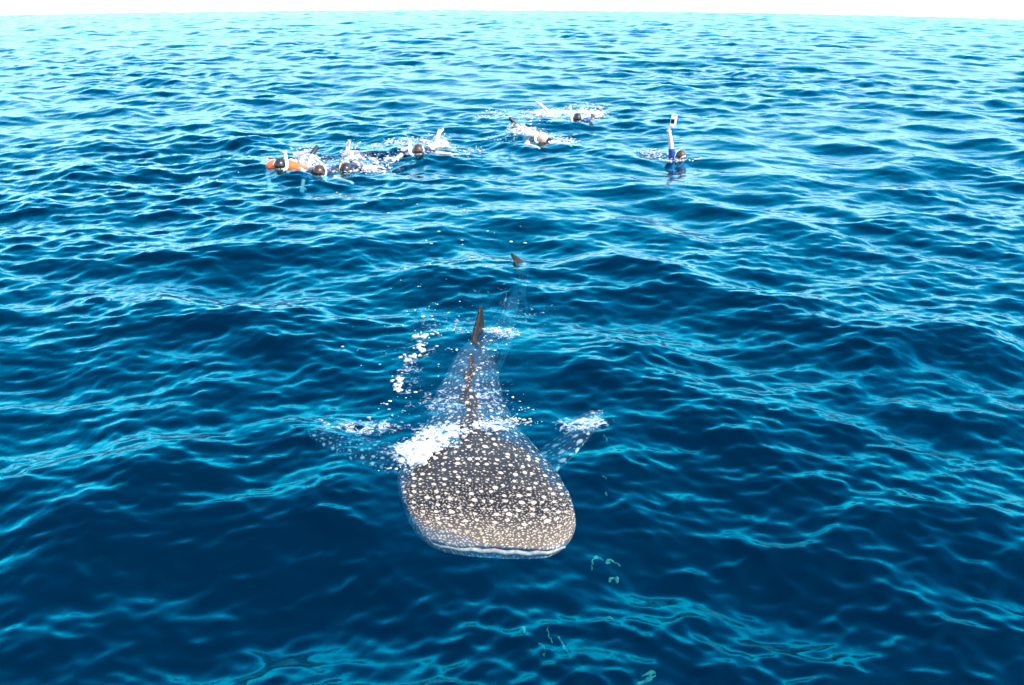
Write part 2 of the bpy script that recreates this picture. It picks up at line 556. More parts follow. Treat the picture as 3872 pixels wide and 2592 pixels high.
# ------------------------------------------------------------------ the whale shark
def build_shark():
    rng = random.Random(4)
    org = Vector((-.3, 8.0, 0))
    Y0 = 5.26
    #    t     half width  top z   height above widest, below widest, power
    P = [(0.00, .45, -.018, .03, .05, 3.0), (.05, .545, .006, .045, .08, 2.8), (.12, .585, .022, .055, .13, 3.0), (.30, .61, .036, .065, .22, 2.8),
         (.60, .625, .042, .085, .32, 2.5), (1.0, .62, .036, .12, .42, 2.3), (1.4, .54, .014, .16, .46, 2.2),
         (2.0, .40, -.008, .15, .46, 2.1), (2.7, .30, -.010, .14, .40, 2.0), (3.4, .21, -.016, .14, .32, 1.9), (3.9, .22, -.07, .28, .26, 1.8),
         (4.6, .19, -.22, .18, .18, 1.9), (5.3, .12, -.32, .11, .11, 2.0), (5.9, .08, -.36, .07, .07, 2.0), (6.35, .04, -.36, .04, .04, 2.0)]
    P = np.array(P)
    ts = np.concatenate([[0, .012, .03, .05, .08], np.linspace(.12, 6.35, 80)])
    NS = 48
    V, F = [], []
    for i, t in enumerate(ts):
        w, zt, hu, hd, pw = [float(np.interp(t, P[:, 0], P[:, k])) for k in range(1, 6)]
        
        y = Y0 + t
        cx = float(np.interp(y, SP_Y, SP_X))
        # the front edge is a shallow bow, its right corner a little nearer
        for k in range(NS):
            a = 2 * math.pi * k / NS
            ca, sa = math.cos(a), math.sin(a)
            uu = math.copysign(abs(ca) ** (2 / pw), ca); vv = math.copysign(abs(sa) ** (2 / pw), sa)
            x = uu * w
            zz = zt - hu + (vv * hu if vv > 0 else vv * hd)
            bow = .31 * abs(x / .6) ** 4.6 * max(0, 1 - t / .9)
            yy = y + bow - .10 * x * max(0, 1 - t / 1.4) * 1.0
            # a low ridge down the back
            ridge = .018 * math.exp(-(x / .05) ** 2) * min(1, max(0, (t - 1.0) / .8)) * (vv > 0)
            V.append((cx + x, yy, zz + ridge))
    n = len(ts)
    for i in range(n - 1):
        for k in range(NS):
            F.append((i * NS + k, (i + 1) * NS + k, (i + 1) * NS + (k + 1) % NS, i * NS + (k + 1) % NS))
    F.append(tuple(range(NS))); F.append(tuple((n - 1) * NS + k for k in range(NS))[::-1])
    def fin(st):
        base = len(V)
        K = 12
        for (le, te, th) in st:
            le, te, th = Vector(le), Vector(te), Vector(th)
            for k in range(K):
                a = 2 * math.pi * k / K
                f = .5 - .5 * math.cos(a)
                V.append(tuple(le.lerp(te, f) + th * math.sin(a) * (1 - .35 * f)))
        for i in range(len(st) - 1):
            for k in range(K):
                F.append((base + i * K + k, base + i * K + (k + 1) % K, base + (i + 1) * K + (k + 1) % K, base + (i + 1) * K + k))
        F.append(tuple(base + k for k in range(K))[::-1]); F.append(tuple(base + (len(st) - 1) * K + k for k in range(K)))
    th = lambda v: (0, 0, v)
    # pectoral fins
    fin([((.05, 6.45, -.28), (.00, 7.05, -.30), th(.07)), ((.30, 6.52, -.25), (.22, 7.08, -.28), th(.06)), ((.46, 6.62, -.15), (.40, 7.16, -.18), th(.045)),
         ((.60, 6.78, -.06), (.54, 7.26, -.05), th(.032)), ((.71, 6.98, -.03), (.68, 7.34, -.025), th(.024)), ((.77, 7.17, -.015), (.79, 7.33, -.015), th(.016))])
    fin([((-.60, 6.50, -.24), (-.55, 7.05, -.26), th(.07)), ((-.88, 6.56, -.25), (-.82, 7.10, -.28), th(.06)), ((-1.15, 6.68, -.24), (-1.10, 7.20, -.26), th(.045)),
         ((-1.42, 6.86, -.23), (-1.38, 7.30, -.24), th(.034)), ((-1.62, 7.04, -.22), (-1.60, 7.34, -.24), th(.024)), ((-1.76, 7.22, -.22), (-1.78, 7.34, -.23), th(.014))])
    # first dorsal fin
    tx = lambda v: (v, 0, 0)
    fin([((-.40, 8.55, -.12), (-.30, 9.35, -.12), tx(.055)), ((-.40, 8.72, .0), (-.29, 9.28, .0), tx(.045)), ((-.385, 8.84, .08), (-.295, 9.24, .08), tx(.034)),
         ((-.365, 8.96, .15), (-.30, 9.21, .15), tx(.026)), ((-.345, 9.06, .21), (-.305, 9.19, .21), tx(.022)), ((-.325, 9.13, .26), (-.312, 9.17, .26), tx(.018))])
    # second dorsal, small and under water
    fin([((-.12, 10.05, -.22), (-.08, 10.4, -.22), tx(.03)), ((-.09, 10.18, -.12), (-.07, 10.42, -.12), tx(.02)), ((-.07, 10.32, -.05), (-.06, 10.42, -.05), tx(.012))])
    # tail fin: the tip of the upper lobe breaks the surface, swept to the left
    tq = (.014, .010, 0)
    fin([((.12, 11.15, -.46), (.16, 11.75, -.56), (.03, .02, 0)), ((.10, 11.22, -.26), (.20, 11.70, -.26), (.028, .02, 0)), ((.04, 11.28, -.04), (.24, 11.62, -.04), (.026, -.024, 0)),
         ((.03, 11.33, -.01), (.18, 11.54, -.02), (.020, -.018, 0)), ((.0, 11.36, .06), (.10, 11.46, .045), (.018, -.016, 0)), ((-.03, 11.37, .125), (.0, 11.41, .115), (.016, -.014, 0))])
    fin([((.10, 11.2, -.28), (.14, 11.45, -.36), (.03, .02, 0)), ((.16, 11.35, -.6), (.2, 11.55, -.62), (.02, .015, 0)), ((.2, 11.55, -.85), (.22, 11.6, -.86), (.01, .01, 0))])
    me = bpy.data.meshes.new('whale_shark')
    me.from_pydata([(v[0] - org.x, v[1] - org.y, v[2] - org.z) for v in V], [], F)
    me = fuse(me, .0125, 3)
    nv = len(me.vertices)
    co = np.empty(nv * 3, dtype=np.float32); me.vertices.foreach_get('co', co); co = co.reshape(-1, 3)
    X, Y, Z = co[:, 0] + org.x, co[:, 1] + org.y, co[:, 2]
    # it rides a little with the swell over it
    dz = np.zeros(nv, dtype=np.float32)
    cx = np.interp(Y, SP_Y, SP_X)
    gx, gy = np.linspace(-2.2, 1.6, 39), np.linspace(4.4, 12.6, 83)
    GX, GY = np.meshgrid(gx, gy, indexing='ij')
    hz, _, _ = sea(GX, GY)
    # broad mean of the surface along the body
    mean = np.array([hz[(np.abs(GX - np.interp(y, SP_Y, SP_X)) < .6) & (np.abs(GY - y) < .5)].mean() for y in gy])
    co[:, 2] += np.interp(Y, gy, mean)
    U = X - cx
    S = Y - Y0 - .31 * np.minimum(1.15, np.abs(U / .6)) ** 4.6 * np.clip(1 - (Y - Y0) / .9, 0, 1) + .10 * U * np.clip(1 - (Y - Y0) / 1.4, 0, 1)
    along = np.stack([U, S, Z], -1).astype(np.float32)
    me.vertices.foreach_set('co', co.reshape(-1))
    a = me.attributes.new('along', 'FLOAT_VECTOR', 'POINT')
    a.data.foreach_set('vector', along.reshape(-1))
    me.update()
    sh = link('whale_shark', me, mat_shark(), loc=org)
    setp(sh, 'huge grey whale shark with pale spots gliding just under the surface', 'whale shark')
    # pale lip along the wide mouth, and the two small eyes at the corners of the head
    m0 = float(np.interp(5.2, gy, mean))
    lip = []
    for i in range(25):
        x = -.47 + .94 * i / 24
        y = Y0 + .31 * abs(x / .6) ** 4.6 - .10 * x + .012
        lip.append((x + float(np.interp(5.2, SP_Y, SP_X)) - org.x, y - org.y, -.050 + m0 + .006 * math.sin(i * 1.7)))
    V2, F2 = tube_mesh('mouth', lip, [.007 + .009 * math.sin(math.pi * i / 24) ** .5 for i in range(25)], 10)
    mo = mesh_obj('mouth', V2, F2, mat_plain('shark_lip', (.30, .23, .16), .5, .3, .35, 30), sh)
    for sx in (-1, 1):
        x = sx * .555
        y = Y0 + .50 - .10 * x
        eye = link('eye', balls_mesh('eye', [(Vector((0, 0, 0)), .022)]), mat_plain('shark_eye', (.01, .01, .012), .1, .6, 0), sh)
        eye.location = (x + float(np.interp(5.6, SP_Y, SP_X)) - org.x, y - org.y, -.13 + m0)
    return sh

shark = build_shark()

# ------------------------------------------------------------------ people
SKIN = mat_plain('wet_skin', (.50, .30, .20), .42, .5, .10, 9, coat=.2)
SKIN_PALE = mat_plain('pale_wet_skin', (.62, .42, .32), .42, .5, .10, 9, coat=.2)
HAIR_BLACK = mat_plain('wet_black_hair', (.012, .009, .008), .35, .5, .5, 60)
HAIR_BROWN = mat_plain('wet_brown_hair', (.045, .018, .007), .3, .5, .6, 30)
BLACK = mat_plain('black_rubber', (.008, .010, .012), .4, .4, .2)
NAVY = mat_plain('navy_neoprene', (.006, .014, .035), .5, .4, .25, 25)
BLUE = mat_plain('blue_rash_guard', (.010, .10, .42), .55, .3, .2, 25)
ORANGE = mat_plain('orange_nylon', (.75, .10, .015), .6, .3, .15, 25)
WHITE = mat_plain('white_plastic', (.78, .78, .72), .3, .5, .05)
YELLOW = mat_plain('yellow_plastic', (.65, .42, .05), .35, .5, .1)
PALEBLUE = mat_plain('pale_blue_plastic', (.45, .62, .78), .3, .5, .1)
GLASS = mat_plain('mask_lens', (.05, .08, .10), .05, .9, 0)
TEAL = mat_plain('cyan_shorts', (.02, .35, .60), .6, .3, .2)
LIME = mat_plain('lime_fin_blade', (.45, .50, .10), .5, .3, .15)

def hand(wrist, d, palm_n, curl=.35, s=1.0, closed=False):
    """palm, five unequal bent fingers; d points along the hand, palm_n out of the palm"""
    d = Vector(d).normalized(); n = Vector(palm_n).normalized()
    side = d.cross(n).normalized(); n = side.cross(d).normalized()
    w = Vector(wrist)
    out = []
    for k in (-1, -.33, .33, 1):
        out += chain([w + side * .012 * k * s, w + d * .085 * s + side * .030 * k * s], [.019 * s, .016 * s], .5)
    L = (.062, .076, .080, .070)
    for i, k in enumerate((-1, -.36, .30, 1)):
        l = L[i] * s
        p = w + d * .085 * s + side * .031 * k * s
        dd = (d + side * .10 * k).normalized()
        pts = [p]
        ang = 0
        for seg in (.45, .32, .23):
            ang += (1.35 if closed else curl)
            v = dd * math.cos(ang * .8) + n * math.sin(ang * .8)
            p = p + v * l * seg
            pts.append(p)
        out += chain(pts, [.0115 * s, .0105 * s, .0098 * s, .0085 * s], .5)
    p0 = w + d * .02 * s + side * .03 * s
    p1 = p0 + (d * .5 + side * .8 + n * .3).normalized() * .040 * s
    p2 = p1 + (d * .85 + side * .1 + n * (.8 if closed else .3)).normalized() * .032 * s
    p3 = p2 + (d * .8 - side * (.5 if closed else 0) + n * .6).normalized() * .024 * s
    out += chain([p0, p1, p2, p3], [.016 * s, .0135 * s, .012 * s, .010 * s], .5)
    return out

def head_balls(c, face, up, s=1.0):
    c = Vector(c); f = Vector(face).normalized(); u = Vector(up); u = (u - f * u.dot(f)).normalized(); r = f.cross(u)
    B = []
    B += [(c + u * .02 * s, .098 * s), (c - f * .03 * s + u * .03 * s, .093 * s), (c + f * .025 * s + u * .01 * s, .085 * s)]
    B += [(c + f * .03 * s - u * .06 * s, .062 * s), (c + f * .05 * s - u * .085 * s, .036 * s)]              # jaw and chin
    B += chain([c + f * .095 * s + u * .02 * s, c + f * .118 * s - u * .018 * s], [.011 * s, .017 * s])       # nose
    B += chain([c + f * .088 * s - u * .048 * s - r * .02, c + f * .088 * s - u * .048 * s + r * .02], [.010 * s, .010 * s])  # lips
    for k in (-1, 1):
        B += chain([c + r * .092 * k * s + u * .025 * s, c + r * .094 * k * s - u * .02 * s], [.016 * s, .012 * s])           # ears
        B += [(c + f * .082 * s + r * .032 * k * s + u * .028 * s, .016 * s)]                                                    # eyes
    return B, f, u, r

def head_gear(root, c, face, up, hair, strap, snorkel_mat, snorkel, frame=BLACK, snorkel_r=.021, mask=True):
    c = Vector(c)
    _, f, u, r = head_balls(c, face, up)
    rng = random.Random(int(abs(c.x * 1000)) + 3)
    hb = [(c - f * .012 + u * .030, .104), (c - f * .045 + u * .018, .100), (c - f * .05 - u * .02, .085)]
    for k in range(26):       # wet strands
        a = rng.uniform(0, 6.28); q = (c - f * .02 + u * .03) + (r * math.cos(a) + u * math.sin(a)) * rng.uniform(.0, .09) - f * .05
        q = c + (q - c).normalized() * .112
        hb += chain([q, c + ((q - c) * 1.02 - f * .05 - u * .02)], [.013, .008], .8)
    link('hair', fuse(balls_mesh('hair', hb), .009, 1), hair, root)
    if mask:
        m = []
        fc = c + f * .088 + u * .026
        for i in range(20):
            a = 2 * math.pi * i / 20
            m.append((fc + r * .062 * math.copysign(abs(math.cos(a)) ** .6, math.cos(a)) + u * .036 * math.copysign(abs(math.sin(a)) ** .6, math.sin(a)) + f * .012, .012))
        mk = link('mask', fuse(balls_mesh('mask', m, ICO1), .006, 1), frame, root)
        lens = [(fc + r * .028 * k + f * .010, tuple(abs(a) * .030 + abs(b_) * .030 + abs(d_) * .006 + .002 for a, b_, d_ in zip(r, u, f))) for k in (-1, 1)]
        link('lens', balls_mesh('lens', lens), GLASS, mk)
        st = [c + r * .105 * math.cos(a) + f * .108 * math.sin(a) * (1 if math.sin(a) < 0 else .85) + u * .028 for a in [math.pi + math.pi * i / 18 for i in range(19)]]
        V2, F2 = tube_mesh('strap', [c + (p - c) * 1.10 for p in st], .010, 8)
        mesh_obj('strap', V2, F2, strap, mk)
    if snorkel:
        path = bez([c + Vector(p) for p in snorkel], 6)
        V2, F2 = tube_mesh('snorkel', path, snorkel_r, 14)
        sn = mesh_obj('snorkel', V2, F2, snorkel_mat, root)
        top = path[-1]; dn = (path[-1] - path[-2]).normalized()
        V3, F3 = tube_mesh('snorkel_cap', [top - dn * .035, top + dn * .008], snorkel_r * 1.28, 14)
        mesh_obj('snorkel_cap', V3, F3, snorkel_mat, sn)

def swimmer(label, x, y, back, head_z, suit, suit_name, skin, hair, strap, snorkel_mat, snorkel, left, right, legs,
            puff=0.0, sleeve=0.0, shoe=None, shorts=None, mask=BLACK, snorkel_r=.021, hair_face=(.0, -.62, -.78)):
    """a swimmer lying face down; `back` is the heading from head to feet; left/right are arm joints (elbow, wrist, hand end), all local"""
    root = empty('person', (x, y, sea_z(x, y)))
    setp(root, label, 'person', 'snorkelers in the water behind the whale shark')
    bk = Vector((back[0], back[1], 0)).normalized()
    sd_ = Vector((bk.y, -bk.x, 0))            # the viewer's right when they swim to the camera
    def L(a, b_, z): return sd_ * a + bk * b_ + Vector((0, 0, z))
    hc = Vector((0, 0, head_z))
    B, f, u, r = head_balls(hc, hair_face, (0, -.8, .6))
    body, cloth = list(B), []
    body += chain([hc, L(0, .16, .0), L(0, .24, -.02)], [.065, .062, .075])
    torso = [(L(0, .26, -.03), (.17)), (L(0, .36, -.05), .15), (L(0, .5, -.06), .145), (L(0, .64, -.07), .135), (L(0, .8, -.08), .145)]
    for k in (-1, 1):
        body += chain([L(.10 * k, .24, -.03), L(.09 * k, .5, -.06), L(.07 * k, .72, -.08), L(.09 * k, .84, -.09)], [.095, .10, .09, .105])
    tb = []
    for k in (-1, 1):
        tb += chain([L(.10 * k, .22, -.03), L(.09 * k, .5, -.06), L(.07 * k, .72, -.08)], [.104, .11, .10])
    tb += chain([L(-.15, .22, -.01), L(.15, .22, -.01)], [.085, .085])
    if puff:
        tb += [(L(-.06, .20, .0), (.24, .16, .115 + puff)), (L(.12, .24, -.01), (.22, .15, .10)), (L(.27, .18, -.035), (.17, .12, .075))]
    for k, arm in ((-1, left), (1, right)):
        sh_ = L(.19 * k, .22, -.02)
        el, wr, hd, pn = [Vector(v) for v in arm]
        body += chain([L(.08 * k, .22, -.02), sh_, el, wr], [.07, .062, .044, .031])
        body += hand(wr, hd, pn)
        if sleeve > 0:
            e2 = sh_.lerp(el, min(1, sleeve))
            tb += chain([sh_, e2], [.072, .058 if sleeve < 1 else .054])
            if sleeve > 1:
                tb += chain([el, el.lerp(wr, sleeve - 1)], [.054, .044])
    foot_parts = []
    for k, lg in ((-1, legs[0]), (1, legs[1])):
        kn, an, toe = [L(*p) for p in lg]
        body += chain([L(.09 * k, .84, -.09), kn, an, toe], [.088, .058, .038, .028], .4)
        body += chain([an, an + (an - kn).normalized() * .05], [.038, .034])
        if shoe is not None:
            foot_parts.append((an, toe))
    link('body', fuse(balls_mesh('body', body), .011, 2), skin, root)
    if suit is not None:
        link(suit_name, fuse(balls_mesh(suit_name, tb), .012, 2), suit, root)
    if shorts is not None:
        pb = []
        for k, lg in ((-1, legs[0]), (1, legs[1])):
            kn = L(*lg[0]); hp = L(.09 * k, .84, -.09)
            pb += chain([L(.06 * k, .74, -.08), hp, hp.lerp(kn, .6)], [.105, .112, .092])
        link('shorts', fuse(balls_mesh('shorts', pb), .012, 2), shorts, root)
    for (an, toe) in foot_parts:
        d = (toe - an).normalized()
        link('bootie', fuse(balls_mesh('bootie', chain([an - d * .02, toe + d * .02], [.050, .043])), .011, 1), shoe, root)
    head_gear(root, hc, hair_face, (0, -.8, .6), hair, strap, snorkel_mat, snorkel, mask, snorkel_r)
    return root

def K(*a): return a
DOWN = (0, 0, -1)
# legs: (across, behind, up) of knee, ankle, toe
flat_l = ((-.12, 1.25, -.22), (-.12, 1.62, -.14), (-.12, 1.78, -.16))
flat_r = ((.12, 1.25, -.16), (.12, 1.64, -.24), (.12, 1.80, -.28))

swimmer('leftmost snorkeler, face down in an orange vest, thick white snorkel beside black hair', -4.15, 16.86, (-.1, 1), .045,
        ORANGE, 'vest', SKIN, HAIR_BLACK, WHITE, WHITE, [(.04, -.05, -.08), (.12, -.04, -.02), (.125, -.02, .10), (.11, .0, .22), (.10, .0, .27)],
        ((-.26, .10, -.14), (-.20, -.05, -.24), (.3, -1, -.6), DOWN), ((.36, .10, -.05), (.50, -.06, -.08), (.7, -1, -.2), DOWN),
        (flat_l, flat_r), puff=.012, sleeve=.6, snorkel_r=.030)
swimmer('snorkeler with wet brown hair and a bent pale blue snorkel leaning back, one leg kicking', -3.42, 16.62, (-.28, 1), .05,
        NAVY, 'rash_guard', SKIN, HAIR_BROWN, BLACK, PALEBLUE, [(.02, -.06, -.08), (.13, -.05, -.02), (.12, -.01, .10), (.05, .04, .17), (-.06, .10, .24)],
        ((-.30, .08, -.12), (-.28, -.16, -.16), (.2, -1, -.2), DOWN), ((.32, .0, -.06), (.50, -.14, -.06), (1, -.5, 0), DOWN),
        (((-.12, 1.20, -.12), (.02, 1.46, .13), (.10, 1.56, .20)), flat_r), shoe=BLACK, sleeve=.6, snorkel_r=.016)
swimmer('snorkeler in a navy wetsuit with a thin yellow snorkel and a pale leg raised behind', -3.02, 17.05, (-.06, 1), .0,
        NAVY, 'wetsuit', SKIN_PALE, HAIR_BLACK, BLACK, YELLOW, [(-.02, -.06, -.08), (-.10, -.04, .0), (-.09, .0, .10), (-.05, .02, .19)],
        ((-.30, .0, -.05), (-.30, -.22, -.06), (-.2, -1, 0), DOWN), ((.33, .05, .03), (.54, .10, .05), (1, -.1, .1), DOWN),
        (((-.10, 1.22, -.08), (-.08, 1.30, .20), (-.04, 1.24, .30)), flat_r), sleeve=.8, snorkel_r=.013)
swimmer('brown-haired snorkeler in dark blue wetsuit, thick upright white snorkel, alone between two splashing groups', -1.81, 18.15, (.05, 1), .04,
        NAVY, 'wetsuit', SKIN_PALE, HAIR_BROWN, WHITE, WHITE, [(-.03, -.06, -.08), (-.14, -.05, -.02), (-.15, -.02, .10), (-.15, .0, .21)],
        ((-.32, .05, -.04), (-.40, -.14, -.06), (-.3, -1, 0), DOWN), ((.34, .12, -.01), (.52, .02, .0), (1, -.2, .1), DOWN),
        (flat_l, ((.20, 1.28, -.04), (.22, 1.46, .14), (.30, 1.52, .20))), sleeve=.8, snorkel_r=.030)
swimmer('snorkeler in black wetsuit with shaved head and white snorkel, one bare arm stretched forward', .60, 19.80, (-.24, 1), .05,
        BLACK, 'wetsuit', SKIN, SKIN, WHITE, WHITE, [(-.02, -.06, -.08), (-.13, -.05, -.02), (-.135, .0, .10), (-.16, .0, .24)],
        ((-.34, -.22, -.02), (-.18, -.42, -.01), (1, -.5, -.1), DOWN), ((.34, .0, -.03), (.48, -.08, -.04), (1, -.3, 0), DOWN),
        (((-.10, 1.22, -.05), (-.24, 1.38, .17), (-.32, 1.42, .25)), flat_r), shoe=BLACK, sleeve=.45, snorkel_r=.024)
swimmer('farthest snorkeler, black hair, tall white snorkel, light blue shorts and one bare leg kicked up', 1.52, 22.75, (-.42, 1), .05,
        BLUE, 'rash_guard', SKIN_PALE, HAIR_BLACK, WHITE, WHITE, [(-.02, -.06, -.08), (-.13, -.05, -.02), (-.14, .0, .12), (-.18, .0, .30)],
        ((-.36, .06, .00), (-.58, -.04, .02), (-1, -.2, 0), DOWN), ((.32, .1, .02), (.34, -.02, .10), (.1, -.6, .8), (0, -1, 0)),
        (((-.14, 1.10, -.02), (-.34, 1.35, .22), (-.42, 1.42, .28)), flat_r), shorts=TEAL, sleeve=.8, snorkel_r=.024)

# the swimmer who holds a camera pouch up
def camera_swimmer():
    x, y = 3.24, 18.3
    root = empty('person', (x, y, sea_z(x, y)))
    setp(root, 'swimmer in a blue short-sleeved rash guard holding one arm straight up out of the water', 'person', 'snorkelers in the water behind the whale shark')
    hc = Vector((0, 0, .035))
    face, up = (.45, -.75, -.35), (-.1, -.3, 1)
    B, f, u, r = head_balls(hc, face, up)
    body = list(B)
    body += chain([hc, (-.02, .05, -.10), (-.03, .07, -.18)], [.062, .058, .07])
    for k in (-1, 1):
        body += chain([(-.03 + .11 * k, .08, -.20), (-.03 + .09 * k, .12, -.45), (-.03 + .08 * k, .16, -.62), (-.03 + .09 * k, .18, -.74)], [.09, .10, .09, .10])
        body += chain([(-.03 + .09 * k, .18, -.74), (-.03 + .13 * k, .52 + .1 * k, -.98), (-.03 + .12 * k, .92 + .08 * k, -1.12), (-.03 + .13 * k, 1.05, -1.22)], [.088, .058, .038, .028])
    sh_, el, wr = Vector((-.14, .06, -.10)), Vector((-.20, .03, .27)), Vector((-.265, .0, .545))
    body += chain([(-.03, .08, -.18), sh_, el, wr], [.07, .066, .050, .033])
    hdir = Vector((.30, 0, 1)).normalized()
    body += hand(wr, hdir, (.9, -.25, 0), closed=True, s=1.05)
    sr, er, wrr = Vector((.12, .08, -.2)), Vector((.34, -.02, -.28)), Vector((.42, -.22, -.2))
    body += chain([(-.03, .08, -.18), sr, er, wrr], [.07, .064, .044, .031])
    body += hand(wrr, (.3, -1, 0), DOWN)
    link('body', fuse(balls_mesh('body', body), .0085, 2), SKIN_PALE, root)
    tb = []
    for k in (-1, 1):
        tb += chain([(-.03 + .11 * k, .08, -.20), (-.03 + .09 * k, .12, -.45), (-.03 + .08 * k, .16, -.64)], [.102, .112, .102])
    tb += chain([(-.15, .08, -.18), (.1, .08, -.2)], [.09, .09])
    tb += chain([sh_, sh_.lerp(el, .72)], [.082, .062]) + chain([sr, sr.lerp(er, .6)], [.078, .062])
    link('rash_guard', fuse(balls_mesh('rash_guard', tb), .010, 2), mat_plain('deep_blue_rash_guard', (.006, .045, .19), .55, .3, .4, 25), root)
    head_gear(root, hc, face, up, HAIR_BROWN, BLACK, PALEBLUE, [(.05, -.08, -.07), (-.09, -.06, -.05), (-.12, -.03, .0), (-.08, .0, .10), (.01, .02, .17)], BLACK, .013)
    # clear pouch with a dark phone inside, gripped by the hand
    pr = empty('phone_pouch', (x + wr.x + .075, y - .02, root.location.z + wr.z + .19))
    setp(pr, 'clear white waterproof pouch with a dark phone, held up in the raised hand', 'phone pouch')
    pr.rotation_euler = (R(8), R(6), R(-8))
    def rbox(w, h, d, rad, off=(0, 0, 0)):
        bm = bmesh.new()
        bmesh.ops.create_cube(bm, size=1)
        for v in bm.verts: v.co = Vector((v.co.x * w + off[0], v.co.y * d + off[1], v.co.z * h + off[2]))
        bmesh.ops.bevel(bm, geom=bm.edges[:], offset=rad, segments=3, profile=.5, affect='EDGES')
        me = bpy.data.meshes.new('b'); bm.to_mesh(me); bm.free()
        return me
    pm = mat_plain('clear_pouch', (.80, .80, .80), .25, .5, .05)
    link('pouch', rbox(.115, .20, .022, .009), pm, pr)
    link('phone', rbox(.066, .085, .012, .004, (-.016, -.0135, -.018)), BLACK, pr)
    link('seal_clip', rbox(.12, .022, .028, .008, (0, 0, .105)), mat_plain('grey_clip', (.35, .34, .33), .4), pr)
    # cord round the wrist
    pth = [wr + Vector((-.045 * math.cos(a) , -.045 * math.sin(a), -.015 + .01 * math.sin(a * 2))) for a in [i * .5 for i in range(13)]]
    pth = [p + Vector((x, y, root.location.z)) for p in pth]
    Mi = (Matrix.Translation(pr.location) @ pr.rotation_euler.to_matrix().to_4x4()).inverted()
    V2, F2 = tube_mesh('cord', [Mi @ p for p in pth], .005, 6)
    mesh_obj('cord', V2, F2, WHITE, pr)
camera_swimmer()

# ------------------------------------------------------------------ foam and spray
FOAM_MAT = mat_foam()
def foam(label, seeds, seed, voxel=.011):
    """seeds: (x, y, rx, ry, clumps, clump size, droplets, height)"""
    rng = random.Random(seed)
    cl, dr = [], []
    for (x, y, rx, ry, nc, size, nd, hgt) in seeds:
        for _ in range(nc):
            a, q = rng.uniform(0, 6.283), math.sqrt(rng.random())
            px, py = x + math.cos(a) * q * rx, y + math.sin(a) * q * ry
            z0 = sea_z(px, py)
            top = hgt * (1 - q) * rng.random()
            s = size * rng.uniform(.35, 1)
            for _ in range(rng.randint(3, 7)):
                cl.append((Vector((px + rng.gauss(0, s * .9), py + rng.gauss(0, s * .9), z0 + size * .25 + top * rng.random() + rng.uniform(-.1, .4) * s)), (s * rng.uniform(.3, .8), s * rng.uniform(.3, .8), s * rng.uniform(.18, .5))))
        for _ in range(int(nd * (.55 if y < 14 else 1))):
            a, q = rng.uniform(0, 6.283), math.sqrt(rng.random()) * 1.35
            px, py = x + math.cos(a) * q * rx, y + math.sin(a) * q * ry
            s = min(.010 + y * .0004, .0025 + rng.expovariate(1 / (.002 + y * .00022)))
            dr.append((Vector((px, py, sea_z(px, py) + s * .2 + abs(rng.gauss(0, hgt * .4)))), (s * rng.uniform(.8, 2.2), s * rng.uniform(.7, 1.3), s * rng.uniform(.5, .9))))
    V0 = []
    root = None
    me = fuse(balls_mesh('foam', cl), voxel, 0) if cl else None
    d = balls_mesh('spray', dr, ICO1) if dr else None
    if me is not None:
        co = np.empty(len(me.vertices) * 3); me.vertices.foreach_get('co', co); co = co.reshape(-1, 3)
        no = np.array([v.normal[:] for v in me.vertices])
        amt = np.array([noise.noise(Vector(c * 28)) + .5 * noise.noise(Vector(c * 70)) for c in co])
        co += no * (amt * .012)[:, None]
        me.vertices.foreach_set('co', co.reshape(-1)); me.update()
        o = link('foam', me, FOAM_MAT)
        setp(o, label, 'foam', kind='stuff')
        if d is not None:
            link('spray', d, FOAM_MAT, o)['kind'] = 'stuff'
    elif d is not None:
        o = link('foam', d, FOAM_MAT); setp(o, label, 'foam', kind='stuff')

foam("thick white foam washing over the whale shark's left shoulder", [
    (-.70, 6.42, .13, .16, 34, .045, 90, .07), (-.60, 6.68, .20, .14, 30, .038, 80, .05), (-.34, 6.90, .28, .10, 34, .028, 120, .035), (-.10, 7.05, .30, .05, 14, .020, 60, .015),
    (-.86, 6.20, .12, .05, 4, .014, 26, .01), (-.05, 7.0, .16, .10, 6, .014, 70, .02)], 5, .009)
foam("string of white foam clots drifting left of the whale shark's back", [
    (-.90, 8.72, .035, .22, 10, .040, 10, .02), (-.96, 8.35, .03, .14, 6, .032, 8, .01), (-1.03, 7.85, .035, .24, 10, .033, 14, .01),
    (-1.25, 8.75, .42, .5, 9, .016, 12, .01), (-.75, 8.9, .3, .45, 9, .016, 12, .01), (-1.0, 7.5, .12, .3, 5, .016, 22, .01)], 8, .009)
foam("white bubbles around the base of the whale shark's dorsal fin", [
    (-.10, 9.08, .16, .12, 12, .024, 60, .03), (-.60, 9.05, .18, .12, 9, .022, 40, .02), (-.3, 8.6, .25, .3, 4, .014, 50, .01),
    (-.8, 9.75, .3, .25, 8, .020, 20, .0)], 9, .009)
foam("small bubbles scattered over the whale shark's back", [
    (-.45, 7.5, .38, .45, 9, .012, 60, .01), (-.35, 8.2, .3, .4, 5, .011, 28, .01), (.02, 7.35, .16, .2, 4, .015, 30, .01)], 10, .008)
foam("scattered bubbles in the wake between the dorsal fin and the tail fin", [
    (-.3, 10.2, .7, .6, 3, .014, 10, .01), (-.35, 11.5, .4, .1, 4, .014, 26, .02), (-.6, 12.6, .9, .5, 4, .016, 30, .02), (-.9, 10.9, .5, .5, 3, .016, 20, .0)], 12, .009)
foam("white splash around the kicking legs behind the brown-haired snorkeler", [
    (-3.98, 18.15, 0.19, 0.28, 59, 0.0665, 162, 0.352), (-3.75, 17.5, 0.39, 0.44, 36, 0.0362, 189, 0.088), (-4.5, 18, 0.22, 0.22, 10, 0.0423, 40, 0.055)], 21, .013)
